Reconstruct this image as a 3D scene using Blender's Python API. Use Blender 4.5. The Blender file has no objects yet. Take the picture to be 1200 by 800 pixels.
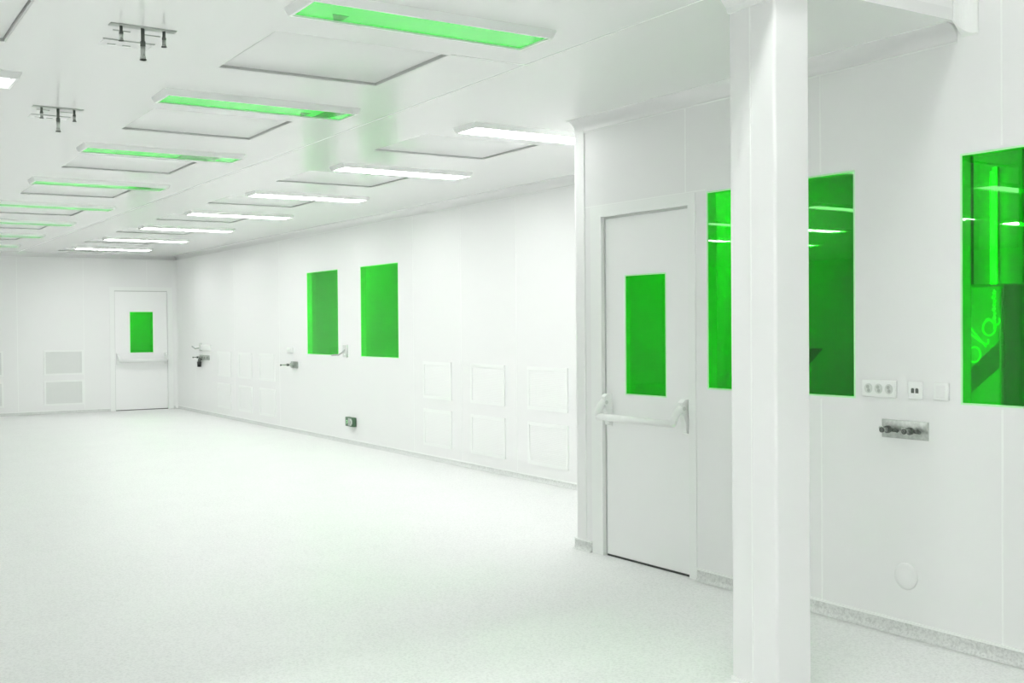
import bpy, bmesh, math, random
from mathutils import Matrix, Vector
random.seed(7)
sc = bpy.context.scene
COL = sc.collection
PI = math.pi

# ------------------------------------------------------------------ materials
def nodes_of(name):
    m = bpy.data.materials.new(name); m.use_nodes = True
    nt = m.node_tree
    for n in list(nt.nodes): nt.nodes.remove(n)
    out = nt.nodes.new('ShaderNodeOutputMaterial')
    return m, nt, out

def principled(name, col, rough=.4, metal=0., spec=.5, bump=None, var=None, coat=0.):
    m, nt, out = nodes_of(name)
    b = nt.nodes.new('ShaderNodeBsdfPrincipled')
    b.inputs['Base Color'].default_value = (*col, 1)
    b.inputs['Roughness'].default_value = rough
    b.inputs['Metallic'].default_value = metal
    b.inputs['Specular IOR Level'].default_value = spec
    b.inputs['Coat Weight'].default_value = coat
    tc = nt.nodes.new('ShaderNodeTexCoord')
    if var:                                        # slight colour variation of the paint or metal itself
        scale, amt = var
        nz = nt.nodes.new('ShaderNodeTexNoise'); nz.inputs['Scale'].default_value = scale
        nt.links.new(tc.outputs['Object'], nz.inputs['Vector'])
        rp = nt.nodes.new('ShaderNodeValToRGB')
        rp.color_ramp.elements[0].position = .35; rp.color_ramp.elements[1].position = .65
        rp.color_ramp.elements[0].color = (*[c*(1-amt) for c in col], 1)
        rp.color_ramp.elements[1].color = (*[min(1, c*(1+amt)) for c in col], 1)
        nt.links.new(nz.outputs['Fac'], rp.inputs['Fac'])
        nt.links.new(rp.outputs['Color'], b.inputs['Base Color'])
    if bump:
        scale, st = bump
        nz = nt.nodes.new('ShaderNodeTexNoise'); nz.inputs['Scale'].default_value = scale
        nt.links.new(tc.outputs['Object'], nz.inputs['Vector'])
        bp = nt.nodes.new('ShaderNodeBump'); bp.inputs['Strength'].default_value = st
        bp.inputs['Distance'].default_value = .01
        nt.links.new(nz.outputs['Fac'], bp.inputs['Height'])
        nt.links.new(bp.outputs['Normal'], b.inputs['Normal'])
    nt.links.new(b.outputs['BSDF'], out.inputs['Surface'])
    return m

def emissive(name, col, strength):
    m, nt, out = nodes_of(name)
    e = nt.nodes.new('ShaderNodeEmission')
    e.inputs['Color'].default_value = (*col, 1); e.inputs['Strength'].default_value = strength
    nt.links.new(e.outputs['Emission'], out.inputs['Surface'])
    return m

def glazing(name, tint, rough=.0, ior=1.5):
    m, nt, out = nodes_of(name)
    t = nt.nodes.new('ShaderNodeBsdfTransparent'); t.inputs['Color'].default_value = (*tint, 1)
    g = nt.nodes.new('ShaderNodeBsdfGlossy'); g.inputs['Roughness'].default_value = rough
    g.inputs['Color'].default_value = (.95, 1, .95, 1)
    f = nt.nodes.new('ShaderNodeFresnel')
    ge = nt.nodes.new('ShaderNodeNewGeometry'); mr = nt.nodes.new('ShaderNodeMapRange')     # same reflectance on both faces of the pane
    mr.inputs['To Min'].default_value = ior; mr.inputs['To Max'].default_value = 1/ior
    nt.links.new(ge.outputs['Backfacing'], mr.inputs['Value']); nt.links.new(mr.outputs['Result'], f.inputs['IOR'])
    mx = nt.nodes.new('ShaderNodeMixShader')
    nt.links.new(f.outputs['Fac'], mx.inputs['Fac'])
    nt.links.new(t.outputs['BSDF'], mx.inputs[1]); nt.links.new(g.outputs['BSDF'], mx.inputs[2])
    nt.links.new(mx.outputs['Shader'], out.inputs['Surface'])
    return m

def vinyl(name, base, amt, rough):
    m, nt, out = nodes_of(name)
    b = nt.nodes.new('ShaderNodeBsdfPrincipled')
    b.inputs['Roughness'].default_value = rough
    b.inputs['Specular IOR Level'].default_value = .35
    tc = nt.nodes.new('ShaderNodeTexCoord')
    v = nt.nodes.new('ShaderNodeTexVoronoi'); v.inputs['Scale'].default_value = 120
    n = nt.nodes.new('ShaderNodeTexNoise'); n.inputs['Scale'].default_value = 70; n.inputs['Detail'].default_value = 4
    n2 = nt.nodes.new('ShaderNodeTexNoise'); n2.inputs['Scale'].default_value = 2.2
    for q in (v, n, n2): nt.links.new(tc.outputs['Object'], q.inputs['Vector'])
    bw = nt.nodes.new('ShaderNodeSeparateColor'); nt.links.new(v.outputs['Color'], bw.inputs['Color'])
    a = nt.nodes.new('ShaderNodeMath'); a.operation = 'MULTIPLY_ADD'
    nt.links.new(bw.outputs['Red'], a.inputs[0]); a.inputs[1].default_value = .5
    nt.links.new(n.outputs['Fac'], a.inputs[2])
    a2 = nt.nodes.new('ShaderNodeMath'); a2.operation = 'MULTIPLY_ADD'
    nt.links.new(n2.outputs['Fac'], a2.inputs[0]); a2.inputs[1].default_value = .25
    nt.links.new(a.outputs['Value'], a2.inputs[2])
    rp = nt.nodes.new('ShaderNodeValToRGB')
    rp.color_ramp.elements[0].position = .45; rp.color_ramp.elements[1].position = 1.15
    rp.color_ramp.elements[0].color = (*[c*(1-amt) for c in base], 1)
    rp.color_ramp.elements[1].color = (*[min(1, c*(1+amt*.7)) for c in base], 1)
    nt.links.new(a2.outputs['Value'], rp.inputs['Fac'])
    nt.links.new(rp.outputs['Color'], b.inputs['Base Color'])
    nt.links.new(b.outputs['BSDF'], out.inputs['Surface'])
    return m

M_wall = principled('painted white wall panel', (.83, .836, .829), .42, spec=.4, bump=(1.3, .03))
M_seal = principled('white sealant', (.90, .92, .90), .5)
M_ceil = principled('glossy white ceiling panel', (.84, .846, .839), .2, spec=.5, bump=(.9, .02))
M_ceil2 = principled('ceiling filter plate', (.84, .846, .839), .3, spec=.4)
M_gap = principled('grey gasket', (.56, .575, .56), .7)
M_dark = principled('black rubber seal', (.045, .05, .045), .6)
M_white = principled('white powder coat', (.86, .88, .86), .35)
M_door = principled('white door leaf', (.88, .887, .88), .38, spec=.4)
M_floor = vinyl('speckled pale vinyl', (.765, .772, .764), .10, .42)
M_skirt = vinyl('speckled grey vinyl', (.64, .66, .64), .16, .5)
M_cap = principled('white cove cap', (.88, .9, .88), .4)
M_steel = principled('brushed steel', (.46, .49, .46), .36, metal=.85, var=(60, .12))
M_steel_d = principled('dark steel', (.13, .145, .13), .4, metal=.6)
M_grey = principled('grey plastic', (.42, .45, .42), .5)
M_lgrey = principled('light grey plastic', (.66, .69, .66), .5)
M_black = principled('black plastic', (.01, .012, .01), .4)
M_socket = principled('dark green socket box', (.07, .15, .08), .45)
M_glass = glazing('green glass', (.13, .985, .145))
M_gasket = principled('pale green glazing seal', (.50, .92, .52), .5)
def green_cover(name, col, em):
    m, nt, out = nodes_of(name)
    b = nt.nodes.new('ShaderNodeBsdfPrincipled')
    b.inputs['Base Color'].default_value = (*col, 1)
    b.inputs['Roughness'].default_value = .12
    b.inputs['Emission Color'].default_value = (*col, 1)
    b.inputs['Emission Strength'].default_value = em
    nt.links.new(b.outputs['BSDF'], out.inputs['Surface'])
    return m
M_green = green_cover('green lamp cover', (.05, .70, .07), .09)
M_green_d = green_cover('dark green lamp patch', (.0, .42, .01), .02)
M_lamp = emissive('white lamp diffuser', (.993, 1, .991), 7.0)
M_tube = emissive('white lamp tube', (.993, 1, .991), 17.)
M_tube_added = emissive('added lamp tube behind the viewer', (.993, 1, .991), 30.)
M_tube_far = emissive('white lamp tube over the left bays', (.993, 1, .991), 1.6)
M_tube_left = emissive('white lamp tube over the outer bays', (.993, 1, .991), 13.)
M_tube_near = emissive('white lamp tube over the outer near bays', (.993, 1, .991), 62.)
M_added_lamp = emissive('side room lamp tube', (.993, 1, .991), 20.)
M_dim_lamp = emissive('dim side room lamp tube', (.993, 1, .991), 4.)
M_cooler = green_cover('green lit cooler front', (.08, .60, .09), .13)
M_cooler_l = green_cover('pale lit lettering', (.60, .97, .60), .22)
M_cooler_d = principled('grey cooler body', (.36, .42, .36), .5)
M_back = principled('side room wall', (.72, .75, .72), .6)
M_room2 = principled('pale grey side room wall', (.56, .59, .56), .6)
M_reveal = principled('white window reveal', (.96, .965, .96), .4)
M_room_dimmed = principled('grey side room wall', (.26, .285, .26), .6)  # darkened colour stands in for dim light in the side room

# ------------------------------------------------------------------ mesh helpers
class Geo:
    def __init__(s): s.bm = bmesh.new(); s.mats = []
    def mi(s, m):
        if m is None: return 0
        if m not in s.mats: s.mats.append(m)
        return s.mats.index(m)
    def faces(s, co, fs, m=None, smooth=False):
        vs = [s.bm.verts.new(c) for c in co]; k = s.mi(m)
        for f in fs:
            try:
                q = s.bm.faces.new([vs[i] for i in f]); q.material_index = k; q.smooth = smooth
            except ValueError: pass
        return vs
    def box(s, x0, x1, y0, y1, z0, z1, m=None):
        co = [(x, y, z) for z in (z0, z1) for y in (y0, y1) for x in (x0, x1)]
        s.faces(co, [(0, 2, 3, 1), (4, 5, 7, 6), (0, 1, 5, 4), (2, 6, 7, 3), (0, 4, 6, 2), (1, 3, 7, 5)], m); return s
    def rbox(s, x0, x1, y0, y1, z0, z1, m=None, r=.004, seg=2):
        t = bmesh.new()
        bmesh.ops.create_cube(t, size=1)
        for v in t.verts: v.co = Vector(((x0+x1)/2+v.co.x*(x1-x0), (y0+y1)/2+v.co.y*(y1-y0), (z0+z1)/2+v.co.z*(z1-z0)))
        bmesh.ops.bevel(t, geom=list(t.edges), offset=r, segments=seg, affect='EDGES', profile=.5)
        k = s.mi(m); mp = {}
        for v in t.verts: mp[v] = s.bm.verts.new(v.co)
        for f in t.faces:
            q = s.bm.faces.new([mp[v] for v in f.verts]); q.material_index = k; q.smooth = True
        t.free(); return s
    def prism(s, prof, axis, a0, a1, m=None, smooth=False, cap=True):
        """prof: 2D loop in the other two axes (order x,y,z without axis), swept along axis"""
        def P(p, a):
            if axis == 'x': return (a, p[0], p[1])
            if axis == 'y': return (p[0], a, p[1])
            return (p[0], p[1], a)
        n = len(prof)
        co = [P(p, a0) for p in prof]+[P(p, a1) for p in prof]
        fs = [(i, (i+1) % n, n+(i+1) % n, n+i) for i in range(n)]
        vs = s.faces(co, fs, m, smooth)
        if cap:
            k = s.mi(m)
            for l in (vs[:n][::-1], vs[n:]):
                f = s.bm.faces.new(l); f.material_index = k
        return s
    def cyl(s, p0, p1, r0, r1=None, m=None, n=14, cap=True):
        r1 = r0 if r1 is None else r1
        p0, p1 = Vector(p0), Vector(p1); d = (p1-p0).normalized()
        a = d.orthogonal().normalized(); b = d.cross(a)
        co = [p+a*r*math.cos(2*PI*i/n)+b*r*math.sin(2*PI*i/n) for p, r in ((p0, r0), (p1, r1)) for i in range(n)]
        vs = s.faces(co, [(i, (i+1) % n, n+(i+1) % n, n+i) for i in range(n)], m, True)
        if cap:
            k = s.mi(m)
            for l in (vs[:n][::-1], vs[n:]):
                f = s.bm.faces.new(l); f.material_index = k
        return s
    def tube(s, pts, r, m=None, n=8):
        pts = [Vector(p) for p in pts]; rings = []
        k = s.mi(m); rr = r if isinstance(r, (list, tuple)) else [r]*len(pts)
        up = None
        for i, p in enumerate(pts):
            d = (pts[min(i+1, len(pts)-1)]-pts[max(i-1, 0)]).normalized()
            a = d.orthogonal().normalized() if up is None else (up-d*up.dot(d)).normalized()
            up = a; b = d.cross(a)
            rings.append([s.bm.verts.new(p+a*rr[i]*math.cos(2*PI*j/n)+b*rr[i]*math.sin(2*PI*j/n)) for j in range(n)])
        for A, B in zip(rings, rings[1:]):
            for j in range(n):
                f = s.bm.faces.new((A[j], A[(j+1) % n], B[(j+1) % n], B[j])); f.material_index = k; f.smooth = True
        for l in (rings[0][::-1], rings[-1]):
            f = s.bm.faces.new(l); f.material_index = k
        return s
    def ring(s, x0, x1, y0, y1, z0, z1, w, m=None):
        """rectangular frame in x,y (outer x0..x1,y0..y1), width w"""
        s.box(x0, x1, y0, y0+w, z0, z1, m); s.box(x0, x1, y1-w, y1, z0, z1, m)
        s.box(x0, x0+w, y0+w, y1-w, z0, z1, m); s.box(x1-w, x1, y0+w, y1-w, z0, z1, m); return s
    def ringv(s, x0, x1, z0, z1, y0, y1, w, m=None):
        """rectangular frame standing in x,z"""
        s.box(x0, x1, y0, y1, z0, z0+w, m); s.box(x0, x1, y0, y1, z1-w, z1, m)
        s.box(x0, x0+w, y0, y1, z0+w, z1-w, m); s.box(x1-w, x1, y0, y1, z0+w, z1-w, m); return s
    def build(s, name, m=None, parent=None, M=None):
        bmesh.ops.recalc_face_normals(s.bm, faces=list(s.bm.faces))
        me = bpy.data.meshes.new(name); s.bm.to_mesh(me); s.bm.free()
        for q in (s.mats or [m]): me.materials.append(q)
        o = bpy.data.objects.new(name, me); COL.objects.link(o)
        if parent: o.parent = parent
        if M is not None: o.matrix_local = M
        return o

def tag(o, label=None, cat=None, group=None, kind=None):
    if label: o['label'] = label
    if cat: o['category'] = cat
    if group: o['group'] = group
    if kind: o['kind'] = kind
    return o
def thing(name, M, label, cat, group=None, kind=None):
    o = bpy.data.objects.new(name, None); COL.objects.link(o); o.empty_display_size = .1
    o.matrix_world = M
    return tag(o, label, cat, group, kind)
KIDS = {}
def copy_tree(root, M, label):
    def rec(o, parent):
        c = o.copy(); COL.objects.link(c)
        if parent is not None: c.parent = parent
        for ch in [q for q in list(bpy.data.objects) if q.parent == o]: rec(ch, c)
        return c
    c = rec(root, None); c.matrix_world = M; c['label'] = label
    return c
T = Matrix.Translation
ORD = ['first', 'second', 'third', 'fourth', 'fifth', 'sixth', 'seventh', 'eighth']

# ------------------------------------------------------------------ frames of the walls (local x along, y into the hall, z up)
TH = math.atan(.0247)
NW = Matrix(((-math.sin(TH), -math.cos(TH), 0, 4.123), (math.cos(TH), -math.sin(TH), 0, 4.0), (0, 0, 1, 0), (0, 0, 0, 1))) @ T((-4, 0, 0))
FX = 5.541; BY = 19.669; H = 2.66; HH = 3.5; FASC = 2.962
FW = Matrix(((0, -1, 0, FX), (1, 0, 0, 0), (0, 0, 1, 0), (0, 0, 0, 1)))
BW = Matrix(((-1, 0, 0, 0), (0, -1, 0, BY), (0, 0, 1, 0), (0, 0, 0, 1)))          # local x = -X
LX = -9.6; Y0 = -4.2; TW = .07
ENDS = 5.70
ZT, ZB = 2.11, 1.049

def wall(name, M, x0, x1, z1, holes, seams=(), extra=None, mat=M_wall, t=TW):
    g = Geo()
    xs = sorted({x0, x1, *[h[0] for h in holes], *[h[1] for h in holes]})
    zs = sorted({0, z1, *[h[2] for h in holes], *[h[3] for h in holes]})
    for a, b in zip(xs, xs[1:]):
        z_run = None
        for c, d in zip(zs, zs[1:]):
            solid = not any(h[0] <= (a+b)/2 <= h[1] and h[2] <= (c+d)/2 <= h[3] for h in holes)
            if solid and z_run is None: z_run = c
            if not solid and z_run is not None: g.box(a, b, -t, 0, z_run, c, mat); z_run = None
        if z_run is not None: g.box(a, b, -t, 0, z_run, z1, mat)
    for (xa, xb, za, zb) in seams: g.box(xa, xb, -.001, .0012, za, zb, M_seal)
    if extra: extra(g)
    return tag(g.build(name, mat, None, M), kind='structure')

# ------------------------------------------------------------------ near right wall
D1 = dict(x0=4.660, x1=5.408)      # door leaf
FR = (4.598, 5.522)                # frame outer
def nseam(s, z0, z1): return (s-.004, s+.004, z0, z1)
near_seams = [nseam(4.676, 2.125, H)]
for s in (3.732, 2.788):
    near_seams += [nseam(s, .07, ZB-.012), nseam(s, ZT+.012, H if s > 2.96 else HH)]
for s in (1.844, .9, -.044, -.988, -1.93): near_seams.append(nseam(s, .07, HH))
near_seams.append((4.52, 5.60, 2.119, 2.125))
N_WIN = [(3.530, 4.511), (1.998, 2.979)]
wall('wall_near_right', NW, Y0, ENDS-.06, HH, [(FR[0], FR[1], 0, 2.115)]+[(a, b, ZB, ZT) for a, b in N_WIN], near_seams)
# rounded end post of that wall
g = Geo()
prof = [(ENDS-.115, -TW), (ENDS-.115, .004)] + [(ENDS-.035+.035*math.sin(a), .004-.035+.035*math.cos(a)) for a in [PI/2*i/6 for i in range(7)]] + [(ENDS, -TW)]
g.prism(prof, 'z', 0, H, M_wall)
g.box(ENDS-.118, ENDS-.114, 0, .0052, 0, H, M_seal)
tag(g.build('trim_3', M_wall, None, NW), kind='structure')
# return wall between the end post and the far right wall
NWx = lambda s: (NW @ Vector((s, 0, 0))).x
g = Geo(); g.box(NWx(ENDS)+.02, FX+TW, ENDS-.08, ENDS-.002, 0, H, M_wall)
tag(g.build('wall_return', M_wall), kind='structure')

# ------------------------------------------------------------------ far right wall, back wall, left wall, rear wall
F_WIN = [(11.05, 12.04), (12.69, 13.69)]
fs = [(y-.003, y+.003, .06, H) for y in (6.6, 7.6, 8.65, 9.67, 10.7, 14.7, 16.6, 18.6)]
wall('wall_right', FW, ENDS, BY+TW, H, [(a, b, ZB, ZT) for a, b in F_WIN], fs)
BD = dict(x0=-5.372, x1=-4.494)
bs = [(-2.955, -2.947, .06, H), (-3.985, -3.979, .06, H), (-5.033, -5.027, 2.125, H), (-1.9, -1.894, .06, H)]
wall('wall_back', BW, -FX-TW, -LX, H, [(-5.462, -4.404, 0, 2.115)], bs)
g = Geo(); g.box(LX-TW, LX, Y0, BY, 0, HH, M_wall); tag(g.build('wall_left', M_wall), kind='structure')
g = Geo(); g.box(LX-TW, NWx(Y0), Y0-TW, Y0, 0, HH, M_wall); tag(g.build('wall_rear', M_wall), kind='structure')
# floor
g = Geo(); g.box(LX-.1, 12.2, Y0-.1, 24.5, -.05, 0, M_floor); tag(g.build('floor', M_floor), kind='structure')

# ------------------------------------------------------------------ baseboards, coves, trims
def skirt(name, M, x0, x1, h=.060, capw=.010, mat=M_skirt):
    g = Geo()
    prof = [(0, .0005), (0, h), (.006, h)] + [(.006+.026*(1-math.sin(a)), .028*(1-math.cos(a))+.002) for a in [PI/2*(6-i)/6 for i in range(7)]]
    g.prism(prof, 'x', x0, x1, mat)
    g.box(x0, x1, 0, .009, h, h+capw, M_cap)
    return tag(g.build(name, mat, None, M), kind='structure')
skirt('baseboard_near_right', NW, Y0, FR[0]-.004)
skirt('baseboard_corner', NW, FR[1]+.004, ENDS)
skirt('baseboard_right', FW, ENDS, BY, h=.045, mat=M_skirt)
skirt('baseboard_back', BW, -4.40, -LX, h=.045)
skirt('baseboard_back_corner', BW, -FX, -5.466, h=.045)
def cove(name, M, x0, x1, z=H, r=.072):
    g = Geo()
    pts = [(0, z), (0, z-r)]+[(.002+(r-.002)*(1-math.cos(a)), z-r+(r-.001)*math.sin(a)) for a in [PI/2*i/10 for i in range(11)]]+[(r, z)]
    g.prism(pts, 'x', x0, x1, M_wall, True)
    g.box(x0, x1, 0, .003, z-r-.006, z-r, M_seal); g.box(x0, x1, r, r+.006, z-.0015, z, M_seal)
    return tag(g.build(name, M_wall, None, M), kind='structure')
cove('trim_1', NW, FASC+.03, ENDS-.03)
cove('trim_2', FW, ENDS, BY)
cove('trim_4', BW, -FX, -LX)
g = Geo()       # vertical cove in the far corner
r = .075
g.prism([(FX, BY), (FX-r, BY)]+[(FX-r+r*math.sin(a), BY-r+r*math.cos(a)) for a in [PI/2*i/8 for i in range(9)]], 'z', 0, H-.07, M_wall)
tag(g.build('trim_5', M_wall), kind='structure')

# ------------------------------------------------------------------ ceiling
ROWX = [(1.649, 2.718), (3.545, 4.645), (-.19, .90), (-2.05, -.96), (-3.9, -2.8), (-5.76, -4.66), (-7.6, -6.5)]
LY = [4.08+1.985*i for i in range(8)]                # lamp centres
PX = [(1.713, 2.557), (3.46, 4.375), (-.09, .768)]
PY = [(4.553+1.955*i, 5.333+1.955*i) for i in range(8)]
holes = []
panels = []
for i, (a, b) in enumerate(PY):
    if b > BY-.1: continue
    holes.append((PX[0][0], PX[0][1], a, b)); panels.append((0, i))
    if i >= 1: holes.append((PX[1][0], PX[1][1], a, b)); panels.append((1, i))
    if i == 0: holes.append((PX[2][0], PX[2][1], a, b)); panels.append((2, i))
g = Geo()
xs = sorted({LX, FX, *[h[0] for h in holes], *[h[1] for h in holes]})
ys = sorted({FASC, BY, *[h[2] for h in holes], *[h[3] for h in holes]})
CT = .05
for a, b in zip(ys, ys[1:]):
    run = None
    for c, d in zip(xs, xs[1:]):
        solid = not any(h[0] <= (c+d)/2 <= h[1] and h[2] <= (a+b)/2 <= h[3] for h in holes)
        if solid and run is None: run = c
        if not solid and run is not None: g.box(run, c, a, b, H, H+CT, M_ceil); run = None
    if run is not None: g.box(run, FX, a, b, H, H+CT, M_ceil)
# long joint in the ceiling and cross joints
g.box(2.966, 2.976, FASC, BY-.1, H-.0012, H+.001, M_seal)
g.box(PX[0][1], 2.966, 4.535, 4.541, H-.0012, H+.001, M_seal)
tag(g.build('ceiling', M_ceil), kind='structure')
# step up to the higher ceiling over the near bay
g = Geo(); g.box(LX, NWx(FASC)+.02, FASC, FASC+.07, H+CT, HH, M_wall)
tag(g.build('wall_fascia', M_wall), kind='structure')
g = Geo(); g.box(LX, 4.4, Y0, FASC+.05, HH, HH+.05, M_ceil); tag(g.build('ceiling_near_bay', M_ceil), kind='structure')
g = Geo()       # vertical cove between fascia and wall
r = .066; x1 = FASC+.004
pts = [(x1, 0), (x1-r-.008, 0), (x1-r-.008, .008), (x1-r, .008)]+[(x1-r+(r-.008)*math.sin(a), .008+(r-.008)*(1-math.cos(a))) for a in [PI/2*i/8 for i in range(9)]]+[(x1-.008, r+.008), (x1, r+.008)]
g.prism(pts, 'z', H-.06, HH, M_white)
for v in g.bm.verts:
    if v.co.z < H: v.co.z = H-.062*max(0, 1-v.co.y/(r+.008))          # mitred into the cove under the ceiling
tag(g.build('trim_6', M_white, None, NW), kind='structure')

# ------------------------------------------------------------------ column by the fascia
g = Geo()
cx0, cx1, cy0, cy1 = 3.077, 3.262, 3.002, 3.245
rr = .012
def rrect(x0, x1, y0, y1, r, n=4):
    P = []
    for (cx, cy, a0) in ((x1-r, y1-r, 0), (x0+r, y1-r, PI/2), (x0+r, y0+r, PI), (x1-r, y0+r, 3*PI/2)):
        P += [(cx+r*math.cos(a0+PI/2*i/n), cy+r*math.sin(a0+PI/2*i/n)) for i in range(n+1)]
    return P
g.prism(rrect(cx0, cx1, cy0, cy1, rr), 'z', 0, H, M_wall)
g.box(cx0-.0015, cx0+.002, 3.127, 3.133, .02, H, M_seal)
o = tag(g.build('column', M_wall), 'square white column standing on the floor in front of the near right wall', 'column', kind='structure')
g = Geo(); g.prism(rrect(cx0-.006, cx1+.006, cy0-.006, cy1+.006, rr), 'z', 0, .014, M_cap); g.build('base_trim', M_cap, o)
g = Geo()
g.prism([(cx0, H-.05), (cx0-.012, H-.05), (cx0-.018, H-.03), (cx0-.034, H-.016), (cx0-.045, H-.002), (cx0, H-.002)], 'y', cy0+.01, cy1-.005, M_cap)
g.build('top_trim', M_cap, o)

# ------------------------------------------------------------------ doors
def door(name, M, x0, x1, gx0, gx1, fo, label, br=.0195):
    """x0..x1 leaf, gx0..gx1 glass; fo frame outer"""
    root = thing(name, M, label, 'door', kind='structure')
    rec = .024; zt = 2.038
    g = Geo()
    for a, b in ((fo[0], x0-.004), (x1+.010, fo[1])): g.box(a, b, -TW, .005, 0, 2.115, M_white)
    g.box(x0-.004, x1+.010, -TW, .005, 2.052, 2.115, M_white)
    g.build('frame', M_white, root)
    g = Geo()
    g.box(x1, x1+.0095, -TW, -rec+.004, 0, 2.051, M_gap); g.box(x0-.0035, x1, -TW, -rec+.004, zt, 2.0515, M_gap)
    g.box(x0-.0035, x1, -TW, -rec+.002, 0.0, .011, M_dark)
    g.build('seal', M_gap, root)
    gz0, gz1 = .985, 1.694
    g = Geo()
    y0, y1 = -rec-.044, -rec
    z0 = .012
    g.box(x0, gx0, y0, y1, z0, zt, M_door); g.box(gx1, x1, y0, y1, z0, zt, M_door)
    g.box(gx0, gx1, y0, y1, z0, gz0, M_door); g.box(gx0, gx1, y0, y1, gz1, zt, M_door)
    leaf = g.build('leaf', M_door, root)
    g = Geo(); g.ringv(gx0, gx1, gz0, gz1, y1-.003, y1+.0015, .007, M_gasket); g.build('glazing_seal', M_gasket, leaf)
    g = Geo()
    g.box(gx0, gx1, y1-.008, y1-.003, gz0, gz1, M_glass); g.box(gx0, gx1, y0+.003, y0+.008, gz0, gz1, M_glass)
    tag(g.build('vision_pane', M_glass, leaf), 'green glass vision panel')
    # push bar: two lever housings and a bar
    g = Geo()
    b0, b1 = x0+.04, x1-.045
    zb = .852; yb = y1+.105
    g.tube([(b0, yb, zb), (b1, yb, zb)], br, M_white, 12)
    bar = g.build('push_bar', M_white, root)
    for e, sgn in ((x0+.032, 1), (x1-.035, -1)):
        g = Geo()
        # housing plate standing on the leaf
        hp = [(y1, .79), (y1+.028, .80), (y1+.036, .86), (y1+.05, .90), (y1+.062, .935), (y1+.058, .968), (y1+.035, .985), (y1, .985)]
        g.prism(hp, 'x', e-.019, e+.019, M_white, smooth=False)
        g.build('lever_housing', M_white, bar)
        g = Geo()
        bx = b0 if sgn > 0 else b1
        g.tube([(e, y1+.05, .938), (e, y1+.078, .915), (e+(bx-e)*.4, yb-.004, .884), (bx, yb, zb)], [.021, .021, .020, br+.001], M_white, 10)
        g.cyl((e-.0205, y1+.045, .935), (e+.0205, y1+.045, .935), .012, m=M_lgrey)
        g.build('lever_arm', M_white, bar)
    return root
door('door_1', NW, D1['x0'], D1['x1'], 4.866, 5.230, FR, 'near white door with green pane and white push bar, beside the square column')
door('door_2', BW, BD['x0'], BD['x1'], -5.135, -4.738, (-5.462, -4.404), 'far white door with green pane in the back wall at the corner', .034)

# ------------------------------------------------------------------ windows (two flush green panes with a hollow between)
def window(name, M, x0, x1, label):
    root = thing(name, M @ T((x0, 0, ZB)), label, 'window', kind='structure')
    w, h = x1-x0, ZT-ZB
    g = Geo(); g.ringv(0, w, 0, h, -TW+.002, -.002, .004, M_reveal); g.build('reveal', M_reveal, root)
    g = Geo(); g.ringv(0, w, 0, h, -.004, .0012, .008, M_gasket); g.build('glazing_seal', M_gasket, root)
    for nm, y in (('front_pane', -.007), ('rear_pane', -TW+.004)):
        g = Geo(); g.box(.004, w-.004, y, y+.005, .004, h-.004, M_glass); g.build(nm, M_glass, root)
    return root
window('window_1', NW, *N_WIN[0], 'green window partly behind the square column, right of the near door')
window('window_2', NW, *N_WIN[1], 'green window at the right edge, a drinks cooler behind it')
window('window_3', FW, *F_WIN[0], 'nearer of the two green windows in the far right wall')
window('window_4', FW, *F_WIN[1], 'farther of the two green windows in the far right wall')

# ------------------------------------------------------------------ ceiling lamps
def lamp_frame(root, w, d=.225):
    """shallow white tray with bevelled sides and a narrow flat rim"""
    g = Geo(); rim, bev, dp = .012, .014, .032
    def loop(o, z): x, y = w/2+o, d/2+o; return [(-x, -y, z), (x, -y, z), (x, y, z), (-x, y, z)]
    co = loop(rim+bev, 0)+loop(rim, -dp)+loop(0, -dp)+loop(0, -.006)
    fs = []
    for k in range(3):
        for i in range(4): fs.append((4*k+i, 4*k+(i+1) % 4, 4*k+4+(i+1) % 4, 4*k+4+i))
    fs += [(12, 13, 14, 15), (3, 2, 1, 0)]
    g.faces(co, fs, M_white)
    return g.build('housing', M_white, root)
# green row
W = ROWX[0][1]-ROWX[0][0]; CX = (ROWX[0][0]+ROWX[0][1])/2
GL = ['ceiling lamp with green cover nearest the viewer, cut by the top edge',
      'ceiling lamp with green cover and dark green patches, second from the viewer',
      'pale green ceiling lamp between the second and third ceiling plates',
      'narrow green ceiling lamp, fourth from the viewer, dark patch near its right end',
      'thin green ceiling lamp, fifth of the green row from the viewer',
      'sixth green ceiling lamp from the viewer at the left edge',
      'seventh green ceiling lamp from the viewer at the left edge',
      'last and farthest of the green ceiling lamps at the left edge']
PATCHES = {0: [(-.40, -.33, .03, .11), ], 1: [(.25, .31, .01, .11), (.365, .50, -.09, .11)], 2: [(.12, .40, -.09, .10)], 3: [(.30, .50, -.10, .10)]}  # thin dark green shapes laid under the green covers
for i in range(8):
    rt = thing('green_ceiling_lamp', T((CX, LY[i], H)), GL[i], 'ceiling lamp', 'green ceiling lamps in a row')
    lamp_frame(rt, W)
    g = Geo(); g.box(-W/2, W/2, -.1125, .1125, -.0245, -.021, M_green); c = g.build('cover', M_green, rt)
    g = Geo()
    for k, (a, b, y0, y1) in enumerate(PATCHES.get(i, [])):
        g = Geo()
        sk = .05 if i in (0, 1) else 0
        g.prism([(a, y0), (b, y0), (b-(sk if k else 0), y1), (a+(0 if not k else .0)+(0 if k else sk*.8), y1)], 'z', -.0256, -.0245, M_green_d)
        tag(g.build('dark_patch', M_green_d, c), 'dark green patch')
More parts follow.
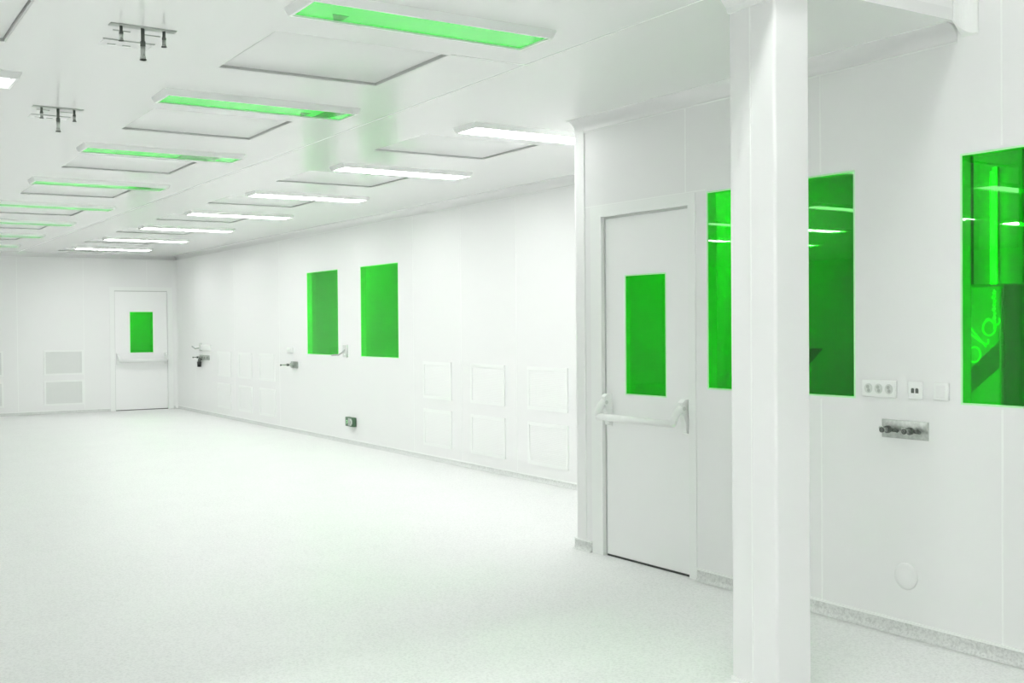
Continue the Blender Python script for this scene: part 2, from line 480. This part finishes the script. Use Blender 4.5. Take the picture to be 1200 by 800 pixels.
# white row
W2 = ROWX[1][1]-ROWX[1][0]; CX2 = (ROWX[1][0]+ROWX[1][1])/2
WL = ['lit white ceiling lamp beside the wall corner, nearest of its row'] + \
     ['lit white ceiling lamp, %s of its row from the wall corner' % ORD[k] for k in range(1, 6)] + ['lit white ceiling lamp nearest the back wall']
for k in range(7):
    i = k+1
    rt = thing('white_ceiling_lamp', T((CX2, LY[i]+.02, H)), WL[k], 'ceiling lamp', 'lit ceiling lamps along the right wall')
    lamp_frame(rt, W2)
    g = Geo(); g.box(-W2/2, W2/2, -.1125, .1125, -.0275, -.020, M_lamp); g.build('diffuser', M_lamp, rt)
# twin tube lamps over the left bays: one at the edge of the frame, the others mirrored in the window glass
def twin(x, y, z, w, label, mat, group):
    rt = thing('ceiling_tube_lamp', T((x, y, z)), label, 'ceiling lamp', group)
    lamp_frame(rt, w, .25)
    for s in (-1, 1):
        g = Geo(); g.tube([(-w/2+.02, s*.065, -.018), (w/2-.02, s*.065, -.018)], .014, mat, 8)
        g.build('tube', mat, rt)
    return rt
twin((ROWX[2][0]+ROWX[2][1])/2, LY[1], H, 1.09, 'twin tube ceiling lamp cut by the left edge of the picture', M_tube_far, 'twin tube ceiling lamps')
for r_ in range(3, 6):
    for i in (1, 2, 3, 4, 6):
        twin((ROWX[r_][0]+ROWX[r_][1])/2, LY[i], H, 1.09, 'twin tube ceiling lamp mirrored in the green window glass', (M_tube_left if i > 2 or r_ == 4 else M_tube_near) if r_ > 3 else M_tube_far, 'twin tube ceiling lamps')
for x in (2.2, .2, -2.6, -5.5):
    twin(x, 2.60, HH, 1.09, 'added unseen twin tube lamp behind the viewer under the higher ceiling', M_tube, 'twin tube lamps over the near bay')
for x in (2.6, .6, -1.5):  # unseen lamps added behind the viewer to brighten door and near wall
    twin(x, -1.6, HH, 1.09, 'added unseen twin tube lamp behind the viewer under the higher ceiling', M_tube_added, 'twin tube lamps over the near bay')

# ------------------------------------------------------------------ ceiling filter plates
NAMEROW = ['between the green lamps', 'in the row of lit lamps', '']
for r_, i in panels:
    x0, x1 = PX[r_]; y0, y1 = PY[i]
    w, d = x1-x0, y1-y0
    if r_ == 0: lab = ('square white ceiling plate nearest the viewer, beyond the first green lamp' if i == 0 else
                       'white ceiling plate beyond the %s green lamp from the viewer' % ORD[i])
    elif r_ == 1: lab = ('white ceiling plate right behind the lit lamp at the wall corner' if i == 1 else 'white ceiling plate beyond the %s lit lamp from the wall corner' % ORD[i-1])
    else: lab = 'white ceiling plate cut by the top left corner of the picture'
    rt = thing('ceiling_plate', T(((x0+x1)/2, (y0+y1)/2, H)), lab, 'ceiling plate', 'flush ceiling plates between the lamps')
    g = Geo()
    g.ring(-w/2+.0005, w/2-.0005, -d/2+.0005, d/2-.0005, .001, .075, .006, M_gap)
    g.box(-w/2+.006, w/2-.006, -d/2+.006, d/2-.006, .07, .075, M_gap)
    g.build('rim', M_gap, rt)
    g = Geo(); g.rbox(-w/2+.011, w/2-.011, -d/2+.010, d/2-.011, .012, .03, M_ceil2, .004); g.build('face', M_ceil2, rt)

# ------------------------------------------------------------------ ceiling supply outlets
def supply(x, y, label):
    rt = thing('ceiling_supply_outlet', T((x, y, H)), label, 'supply outlet', 'ceiling supply outlets')
    g = Geo(); g.box(-.135, .135, -.028, .02, -.004, 0, M_grey); g.build('mounting_plate', M_grey, rt)
    g = Geo(); g.box(-.10, .11, .255, .36, -.002, 0, M_wall); g.build('cover_plate', M_wall, rt)
    for q in ((-.105, .115, .245, .255), (-.10, -.03, .085, .092), (.03, .10, .10, .107), (-.07, -.035, .325, .340), (-.005, .03, .325, .340)):
        g = Geo(); g.box(*q, -.0034, 0, M_grey); g.build('rail', M_grey, rt)
    for dx, L, r0 in ((-.088, .066, .0065), (0, .135, .008), (.088, .070, .0065)):
        g = Geo()
        g.cyl((dx, 0, -.003), (dx, 0, -L*.55), r0, m=M_steel_d)
        g.cyl((dx, 0, -L*.42), (dx, 0, -L*.58), r0*1.35, m=M_steel_d)
        st = g.build('stem', M_steel_d, rt)
        g = Geo()
        g.cyl((dx, 0, -L*.56), (dx, 0, -L*.83), r0*1.3, r0*1.25, m=M_steel)
        g.cyl((dx, 0, -L*.83), (dx, 0, -L), r0*1.15, r0*1.75, m=M_steel)
        g.cyl((dx, 0, -L*.97), (dx, 0, -L*1.0), r0*1.8, m=M_steel_d)
        g.build('nozzle', M_steel, st)
    return rt
supply(1.222, 4.792, 'steel ceiling outlet with three hanging nozzles, nearer and larger one')
supply(1.247, 6.77, 'steel ceiling outlet with three hanging nozzles, farther and smaller one')

# ------------------------------------------------------------------ return air grilles
def grille(M, w, h, label, group, mb=M_white):
    rt = thing('air_grille', M, label, 'air grille', group)
    g = Geo(); g.ringv(-w/2, w/2, 0, h, 0, .010, .030, M_white)
    g.build('frame', M_white, rt)
    g = Geo(); g.box(-w/2+.028, w/2-.028, 0, .004, .028, h-.028, mb)
    n = 26; a, b = .032, h-.032
    for i in range(n):
        z = a+(b-a)*(i+.5)/n
        g.prism([(.003, z-.004), (.003, z+.003), (.0056, z-.0015), (.0056, z-.004)], 'x', -w/2+.029, w/2-.029, M_wall)
    g.build('louvre', M_wall, rt)
    return rt
zr = (.150, .645)
SPF = [('nearest', [(7.83, 8.46), (8.85, 9.48), (9.87, 10.47)], 'nearest the wall corner'), ('far', [(14.88, 15.50), (15.82, 16.40), (16.77, 17.42)], 'left of the green windows')]
for tagn, cols, place in SPF:
    for c, (a, b) in enumerate(cols):
        for k, z in enumerate(zr):
            pos = ['right', 'middle', 'left'][c]
            lab = '%s white air grille, %s column, right wall, group %s' % (('lower', 'upper')[k], pos, place)
            grille(FW @ T(((a+b)/2, 0, z)), b-a, .385, lab, 'white air grilles low on the right wall')
for a, b, pos in ((3.345, 3.972, 'left of the far door'), (2.11, 2.735, 'cut by the left picture edge')):
    for k, z in enumerate((.14, .64)):
        grille(BW @ T((-(a+b)/2, 0, z)), b-a, .415, '%s grey louvred air grille on the back wall %s' % (('lower', 'upper')[k], pos), 'air grilles on the back wall', M_lgrey)

# ------------------------------------------------------------------ devices on the near wall
def plate_device(M, w, h, label, name, cat='wall socket', d=.012):
    rt = thing(name, M, label, cat)
    g = Geo(); g.rbox(-w/2, w/2, 0, d, -h/2, h/2, M_white, .004); g.build('plate', M_white, rt)
    return rt
rt = plate_device(NW @ T((3.392, 0, 1.100)), .186, .078, 'wide white wall plate with three grey sockets, right of the column', 'triple_socket')
for x in (.056, 0, -.056):
    g = Geo(); g.cyl((x, .0115, 0), (x, .0140, 0), .023, .021, M_lgrey, 20); s_ = g.build('socket_ring', M_lgrey, rt)
    g = Geo(); g.cyl((x+.002, .0135, .007), (x+.002, .0150, .007), .0085, m=M_grey, n=12); g.cyl((x-.003, .0135, -.009), (x-.003, .0150, -.009), .008, m=M_grey, n=12); g.build('contact', M_grey, s_)
rt = plate_device(NW @ T((3.199, 0, 1.101)), .072, .075, 'small white wall plate with two dark holes, middle of three', 'data_socket')
for x in (.011, -.011):
    g = Geo(); g.box(x-.008, x+.008, .0115, .0128, -.013, .006, M_steel_d); g.box(x-.005, x+.005, .0118, .0130, .006, .009, M_steel_d); g.build('port', M_steel_d, rt)
rt = plate_device(NW @ T((3.068, 0, 1.101)), .072, .077, 'small plain white switch beside the right edge window', 'wall_switch', 'switch', .014)
g = Geo(); g.rbox(-.022, .022, .0135, .0165, -.027, .027, M_wall, .0015); g.build('rocker', M_wall, rt)

def tap(g, x, z, L, m=M_steel, md=M_steel_d):
    g.cyl((x, .004, z), (x, L*.45, z), .013, m=m, n=12)
    g.cyl((x, L*.4, z), (x, L*.55, z), .017, m=md, n=12)
    g.cyl((x, L*.55, z), (x, L, z), .009, m=m, n=12)
    g.cyl((x, L*.92, z), (x, L*1.0, z), .012, m=md, n=12)
rt = thing('steel_outlet_plate', NW @ T((3.258, 0, .922)), 'steel outlet plate with two taps below the white wall plates', 'outlet plate')
g = Geo(); g.rbox(-.122, .122, 0, .004, -.041, .041, M_steel, .0015); g.build('plate', M_steel, rt)
for x in (.062, -.055):
    g = Geo(); tap(g, x, 0, .085)
    g.cyl((x-.03, .030, -.004), (x+.03, .030, .004), .0075, m=M_steel_d, n=10)
    t_ = g.build('tap', M_steel, rt)
    g = Geo(); g.cyl((x+.028, .030, .0), (x+.050, .034, .006), .010, .007, M_steel, 10); g.build('handle', M_steel, t_)
    g = Geo(); g.cyl((x-.028, .030, 0), (x-.046, .033, -.006), .010, .007, M_steel_d, 10); g.build('handle', M_steel_d, t_)

g = Geo()
pr = [(0, .0), (.060, 0), (.060, .0025), (.055, .006), (.045, .0075), (0, .008)]
n = 40; vs = []
for i in range(n):
    a = 2*PI*i/n; vs.append([g.bm.verts.new((p*math.cos(a), q, p*math.sin(a))) for p, q in pr[1:]])
for i in range(n):
    for j in range(len(pr)-2):
        f = g.bm.faces.new((vs[i][j], vs[(i+1) % n][j], vs[(i+1) % n][j+1], vs[i][j+1])); f.smooth = True
g.bm.faces.new([v[-1] for v in vs]); g.bm.faces.new([v[0] for v in vs][::-1])
o = g.build('round_wall_cap', M_wall, None, NW @ T((3.255, 0, .268)))
tag(o, 'flat round white cap low on the near wall under the steel plate', 'wall cap')

# ------------------------------------------------------------------ devices on the far right wall
rt = thing('steel_valve_plate', FW @ T((18.08, 0, .922)), 'grey steel valve plate with dark hanging coupling, near the back corner', 'valve plate')
g = Geo(); g.rbox(-.25, .25, 0, .02, -.040, .040, M_steel, .003); g.build('plate', M_steel, rt)
for x in (.18, -.05, -.18):
    g = Geo(); g.cyl((x, .018, 0), (x, .05, 0), .028, .022, M_grey, 12); tap(g, x, 0, .15 if x > .1 else .07); g.build('tap', M_steel, rt)
g = Geo(); g.tube([(.12, .03, -.02), (.12, .055, -.04), (.12, .06, -.08)], .028, M_steel_d, 10); g.cyl((.12, .06, -.07), (.12, .06, -.155), .036, .030, M_black, 12); g.build('hanging_coupling', M_black, rt)
rt = thing('white_valve_plate', FW @ T((18.0, 0, 1.085)), 'white wall plate with a small grey lever above the steel valve plate', 'wall plate')
g = Geo(); g.rbox(-.24, .22, 0, .03, -.042, .042, M_white, .004); g.build('plate', M_white, rt)
g = Geo(); g.rbox(.24, .32, 0, .03, -.06, .07, M_lgrey, .004); g.build('side_plate', M_lgrey, rt)
g = Geo(); g.tube([(.30, .02, -.01), (.32, .09, -.02), (.36, .13, .02)], .013, M_grey, 8); g.build('lever', M_grey, rt)

rt = thing('small_valve_plate', FW @ T((14.13, 0, .902)), 'small grey valve plate with one tap, left of the green windows', 'valve plate')
g = Geo(); g.rbox(-.11, .11, 0, .02, -.045, .045, M_steel, .003); g.build('plate', M_steel, rt)
g = Geo(); g.cyl((.02, .018, 0), (.02, .06, 0), .034, .026, M_grey, 14); tap(g, .02, 0, .20); g.build('tap', M_steel, rt)
rt = thing('blank_switch', FW @ T((14.27, 0, 1.095)), 'small white switch box above the small grey valve plate', 'switch')
g = Geo(); g.rbox(-.09, .09, 0, .03, -.034, .034, M_white, .004); g.build('box', M_white, rt)
g = Geo(); g.rbox(-.05, .05, .029, .036, -.02, .02, M_white, .002); g.build('rocker', M_white, rt)

rt = thing('wall_hook', FW @ T((12.455, 0, 1.11)), 'pale grey wall bracket with a rod between the two far windows', 'wall bracket')
g = Geo(); g.rbox(-.055, .055, 0, .03, -.075, .075, M_lgrey, .006); g.build('bracket', M_lgrey, rt)
g = Geo(); g.tube([(-.01, .02, .02), (.0, .06, -.02), (.01, .10, -.045), (.01, .19, -.048)], .010, M_grey, 8); g.build('rod', M_grey, rt)
g = Geo(); g.cyl((-.012, .029, -.04), (-.012, .036, -.04), .012, m=M_white); g.build('screw', M_white, rt)

rt = thing('dark_socket_box', FW @ T((12.30, 0, .266)), 'small dark green socket box low on the far right wall', 'socket')
g = Geo(); g.rbox(-.115, .115, 0, .045, -.055, .055, M_socket, .006); g.build('box', M_socket, rt)
g = Geo(); g.cyl((.06, .044, -.002), (.06, .050, -.002), .021, m=M_gasket, n=16); g.cyl((.06, .050, -.002), (.06, .0515, -.002), .010, m=M_dark, n=12); g.build('green_socket', M_gasket, rt)
g = Geo(); g.tube([(-.055, .048, -.035), (-.080, .050, -.012), (-.080, .050, .014), (-.055, .048, .035)], .010, M_lgrey, 8); g.build('clip', M_lgrey, rt)
g = Geo(); g.rbox(-.04, .03, .0445, .047, -.045, .045, M_grey, .001); g.build('cover', M_grey, rt)

# ------------------------------------------------------------------ the rooms seen through the green glass
def room(name, boxes, m=None):
    g = Geo()
    for b in boxes: g.box(*b, m or M_back)
    return tag(g.build(name, m or M_back), kind='structure')
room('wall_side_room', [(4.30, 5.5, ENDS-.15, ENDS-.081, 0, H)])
room('wall_side_room_dimmed', [(5.5, 9.6, ENDS-.15, ENDS-.081, 0, H)], M_room_dimmed)  # same wall continued, its dimness put into the colour
room('wall_side_room_end', [(9.53, 9.6, -2, ENDS-.16, 0, H), (4.3, 9.6, -2.07, -2, 0, H)], M_room_dimmed)
room('ceiling_side_room', [(4.25, 9.6, -2.07, ENDS-.08, H, H+.05)], M_room_dimmed)
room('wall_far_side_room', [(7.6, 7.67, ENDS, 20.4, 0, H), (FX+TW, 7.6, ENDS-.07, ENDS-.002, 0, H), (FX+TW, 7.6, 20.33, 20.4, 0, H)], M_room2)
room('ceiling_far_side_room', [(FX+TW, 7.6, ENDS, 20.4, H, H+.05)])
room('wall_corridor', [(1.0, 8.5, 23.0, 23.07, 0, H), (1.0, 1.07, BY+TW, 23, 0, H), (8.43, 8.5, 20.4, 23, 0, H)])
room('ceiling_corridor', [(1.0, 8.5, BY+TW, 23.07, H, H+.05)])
for k, (x, y) in enumerate(((5.6, 4.6), (7.6, .4))):  # unseen lamps, here and below, added to brighten the rooms behind the glass
    twin(x, y, H, 1.09, 'added unseen twin tube lamp in the side room behind the green windows', M_dim_lamp if k else M_added_lamp, 'added lamps in the rooms behind the glass')
for y in (8.5, 12.4, 16.5):
    twin(6.7, y, H, 1.09, 'added unseen twin tube lamp in the side room behind the far right wall', M_added_lamp, 'added lamps in the rooms behind the glass')
twin(5.2, 21.6, H, 1.09, 'added unseen twin tube lamp in the corridor behind the far door', M_added_lamp, 'added lamps in the rooms behind the glass')

# post with an upright tube lamp and the drinks cooler behind the right window
g = Geo(); g.box(5.96, 6.2, 3.87, 4.19, 0, H, M_room_dimmed)
tag(g.build('pillar', M_room_dimmed), 'square pillar in the side room behind the right edge window', 'pillar', kind='structure')
rt = thing('upright_tube_lamp', T((5.96, 4.035, 1.45)), 'upright tube lamp on the pillar behind the right edge window', 'tube lamp')
g = Geo(); g.box(-.022, 0, -.014, .014, 0, .86, M_white); g.build('batten', M_white, rt)
g = Geo(); g.tube([(-.036, 0, .03), (-.036, 0, .83)], .014, M_dim_lamp, 10); g.build('tube', M_dim_lamp, rt)

rt = thing('drinks_cooler', T((5.30, 3.55, 0)), 'green drinks cooler with pale script letters behind the right edge window', 'cooler')
g = Geo(); g.rbox(0, .55, 0, .62, .06, 1.60, M_cooler_d, .012); g.build('body', M_cooler_d, rt)
g = Geo(); g.rbox(-.018, .001, .012, .61, .30, 1.585, M_cooler, .006); fr = g.build('front_panel', M_cooler, rt)
g = Geo(); g.box(.02, .53, .02, .60, 0, .06, M_black); g.build('plinth', M_black, rt)
# slanting grey band over the lower part of the front
g = Geo(); g.prism([(.012, 1.30), (.012, 1.16), (.25, .96), (.25, 1.09)], 'x', -.0205, -.0182, M_cooler_d); g.build('slanted_band', M_cooler_d, fr)
g = Geo()
for k in range(9):      # bright edge of droplets
    zz = 1.56-.022*k
    g.tube([(-.021, .035, zz), (-.021, .045+.006*math.sin(k*2.1), zz-.012)], .008, M_cooler_l, 6)
g.box(-.021, -.0182, .038, .046, 1.36, 1.57, M_cooler_l)
g.build('bright_edge', M_cooler_l, fr)
def script(pts, org, e1, e2, sc_, r, nm):
    P = [Vector((-.021, org[0]-(e1[0]*u+e2[0]*v)*sc_, org[1]+(e1[1]*u+e2[1]*v)*sc_)) for u, v in pts]
    # Catmull-Rom smoothing
    Q = []
    for i in range(len(P)-1):
        a, b, c, d = P[max(i-1, 0)], P[i], P[i+1], P[min(i+2, len(P)-1)]
        for t in [j/5 for j in range(5)]:
            Q.append(.5*((2*b)+(c-a)*t+(2*a-5*b+4*c-d)*t*t+(3*b-a-3*c+d)*t**3))
    Q.append(P[-1])
    g = Geo(); g.tube(Q, r, M_cooler_l, 6); g.build(nm, M_cooler_l, fr)
e1 = (math.cos(math.radians(58)), math.sin(math.radians(58))); e2 = (-e1[1]*.8-.1, e1[0])
circ = [(.5+.5*math.cos(a), .5+.5*math.sin(a)) for a in [PI/2+2*PI*i/10 for i in range(11)]]
S = .080
script(circ, (.150, 1.17), e1, e2, S, .0055, 'letter_o')
script([(.1, 0), (.3, 1.0), (.55, 2.0), (.35, 2.3), (.15, 1.6), (.15, .4), (.35, 0), (.6, .15)], (.150-e1[0]*S*1.35, 1.17+e1[1]*S*1.35), e1, e2, S, .0055, 'letter_l')
script(circ+[(.95, .9), (.95, .2), (1.2, 0), (1.45, .2)], (.150-e1[0]*S*2.1, 1.17+e1[1]*S*2.1), e1, e2, S, .0055, 'letter_a')

# table with a tilted black screen behind the column window
rt = thing('work_table', T((5.75, 4.95, 0)), 'long work table in the side room behind the column window', 'table')
g = Geo(); g.rbox(-.75, .75, -.3, .3, .86, .90, M_lgrey, .006); g.build('tabletop', M_lgrey, rt)
for sx in (-.7, .7):
    for sy in (-.25, .25):
        g = Geo(); g.box(sx-.02, sx+.02, sy-.02, sy+.02, 0, .86, M_grey); g.build('leg', M_grey, rt)
rt = thing('black_screen', T((5.50, 5.15, .90)) @ Matrix.Rotation(math.radians(-43), 4, 'Z'), 'tilted black screen on the table behind the column window', 'screen')
g = Geo(); g.box(-.10, .06, -.03, .09, 0, .012, M_black); g.tube([(-.03, .03, .01), (-.05, .01, .26)], .012, M_black, 8); g.build('stand', M_black, rt)
g = Geo(); g.prism([(-.22, .335), (.145, .335), (.03, .20), (-.22, .17)], 'y', -.016, .006, M_black); g.build('panel', M_black, rt)

# ------------------------------------------------------------------ world, camera, colour
w = bpy.data.worlds.new('World'); sc.world = w; w.use_nodes = True
w.node_tree.nodes['Background'].inputs['Color'].default_value = (.5, .52, .5, 1)
w.node_tree.nodes['Background'].inputs['Strength'].default_value = .2
R = Vector((0.8440692, -0.53617158, -0.00819908)); U = Vector((0.01453402, 0.00759037, 0.99986557)); F = Vector((0.53603727, 0.84407489, -0.01419952))
cam = bpy.data.cameras.new('Camera'); co = bpy.data.objects.new('Camera', cam); COL.objects.link(co)
co.matrix_world = Matrix(((R.x, U.x, -F.x, 0), (R.y, U.y, -F.y, 0), (R.z, U.z, -F.z, 1.4), (0, 0, 0, 1)))
cam.sensor_width = 36; cam.lens = 1308.7051/1200*36; cam.clip_start = .05
sc.camera = co
vs_ = sc.view_settings
vs_.view_transform = 'Standard'; vs_.look = 'None'; vs_.gamma = 1; vs_.use_curve_mapping = False
vs_.exposure = 1.94
sc.cycles.max_bounces = 14; sc.cycles.diffuse_bounces = 8; sc.cycles.transparent_max_bounces = 24; sc.cycles.glossy_bounces = 6
sc.cycles.sample_clamp_indirect = 6
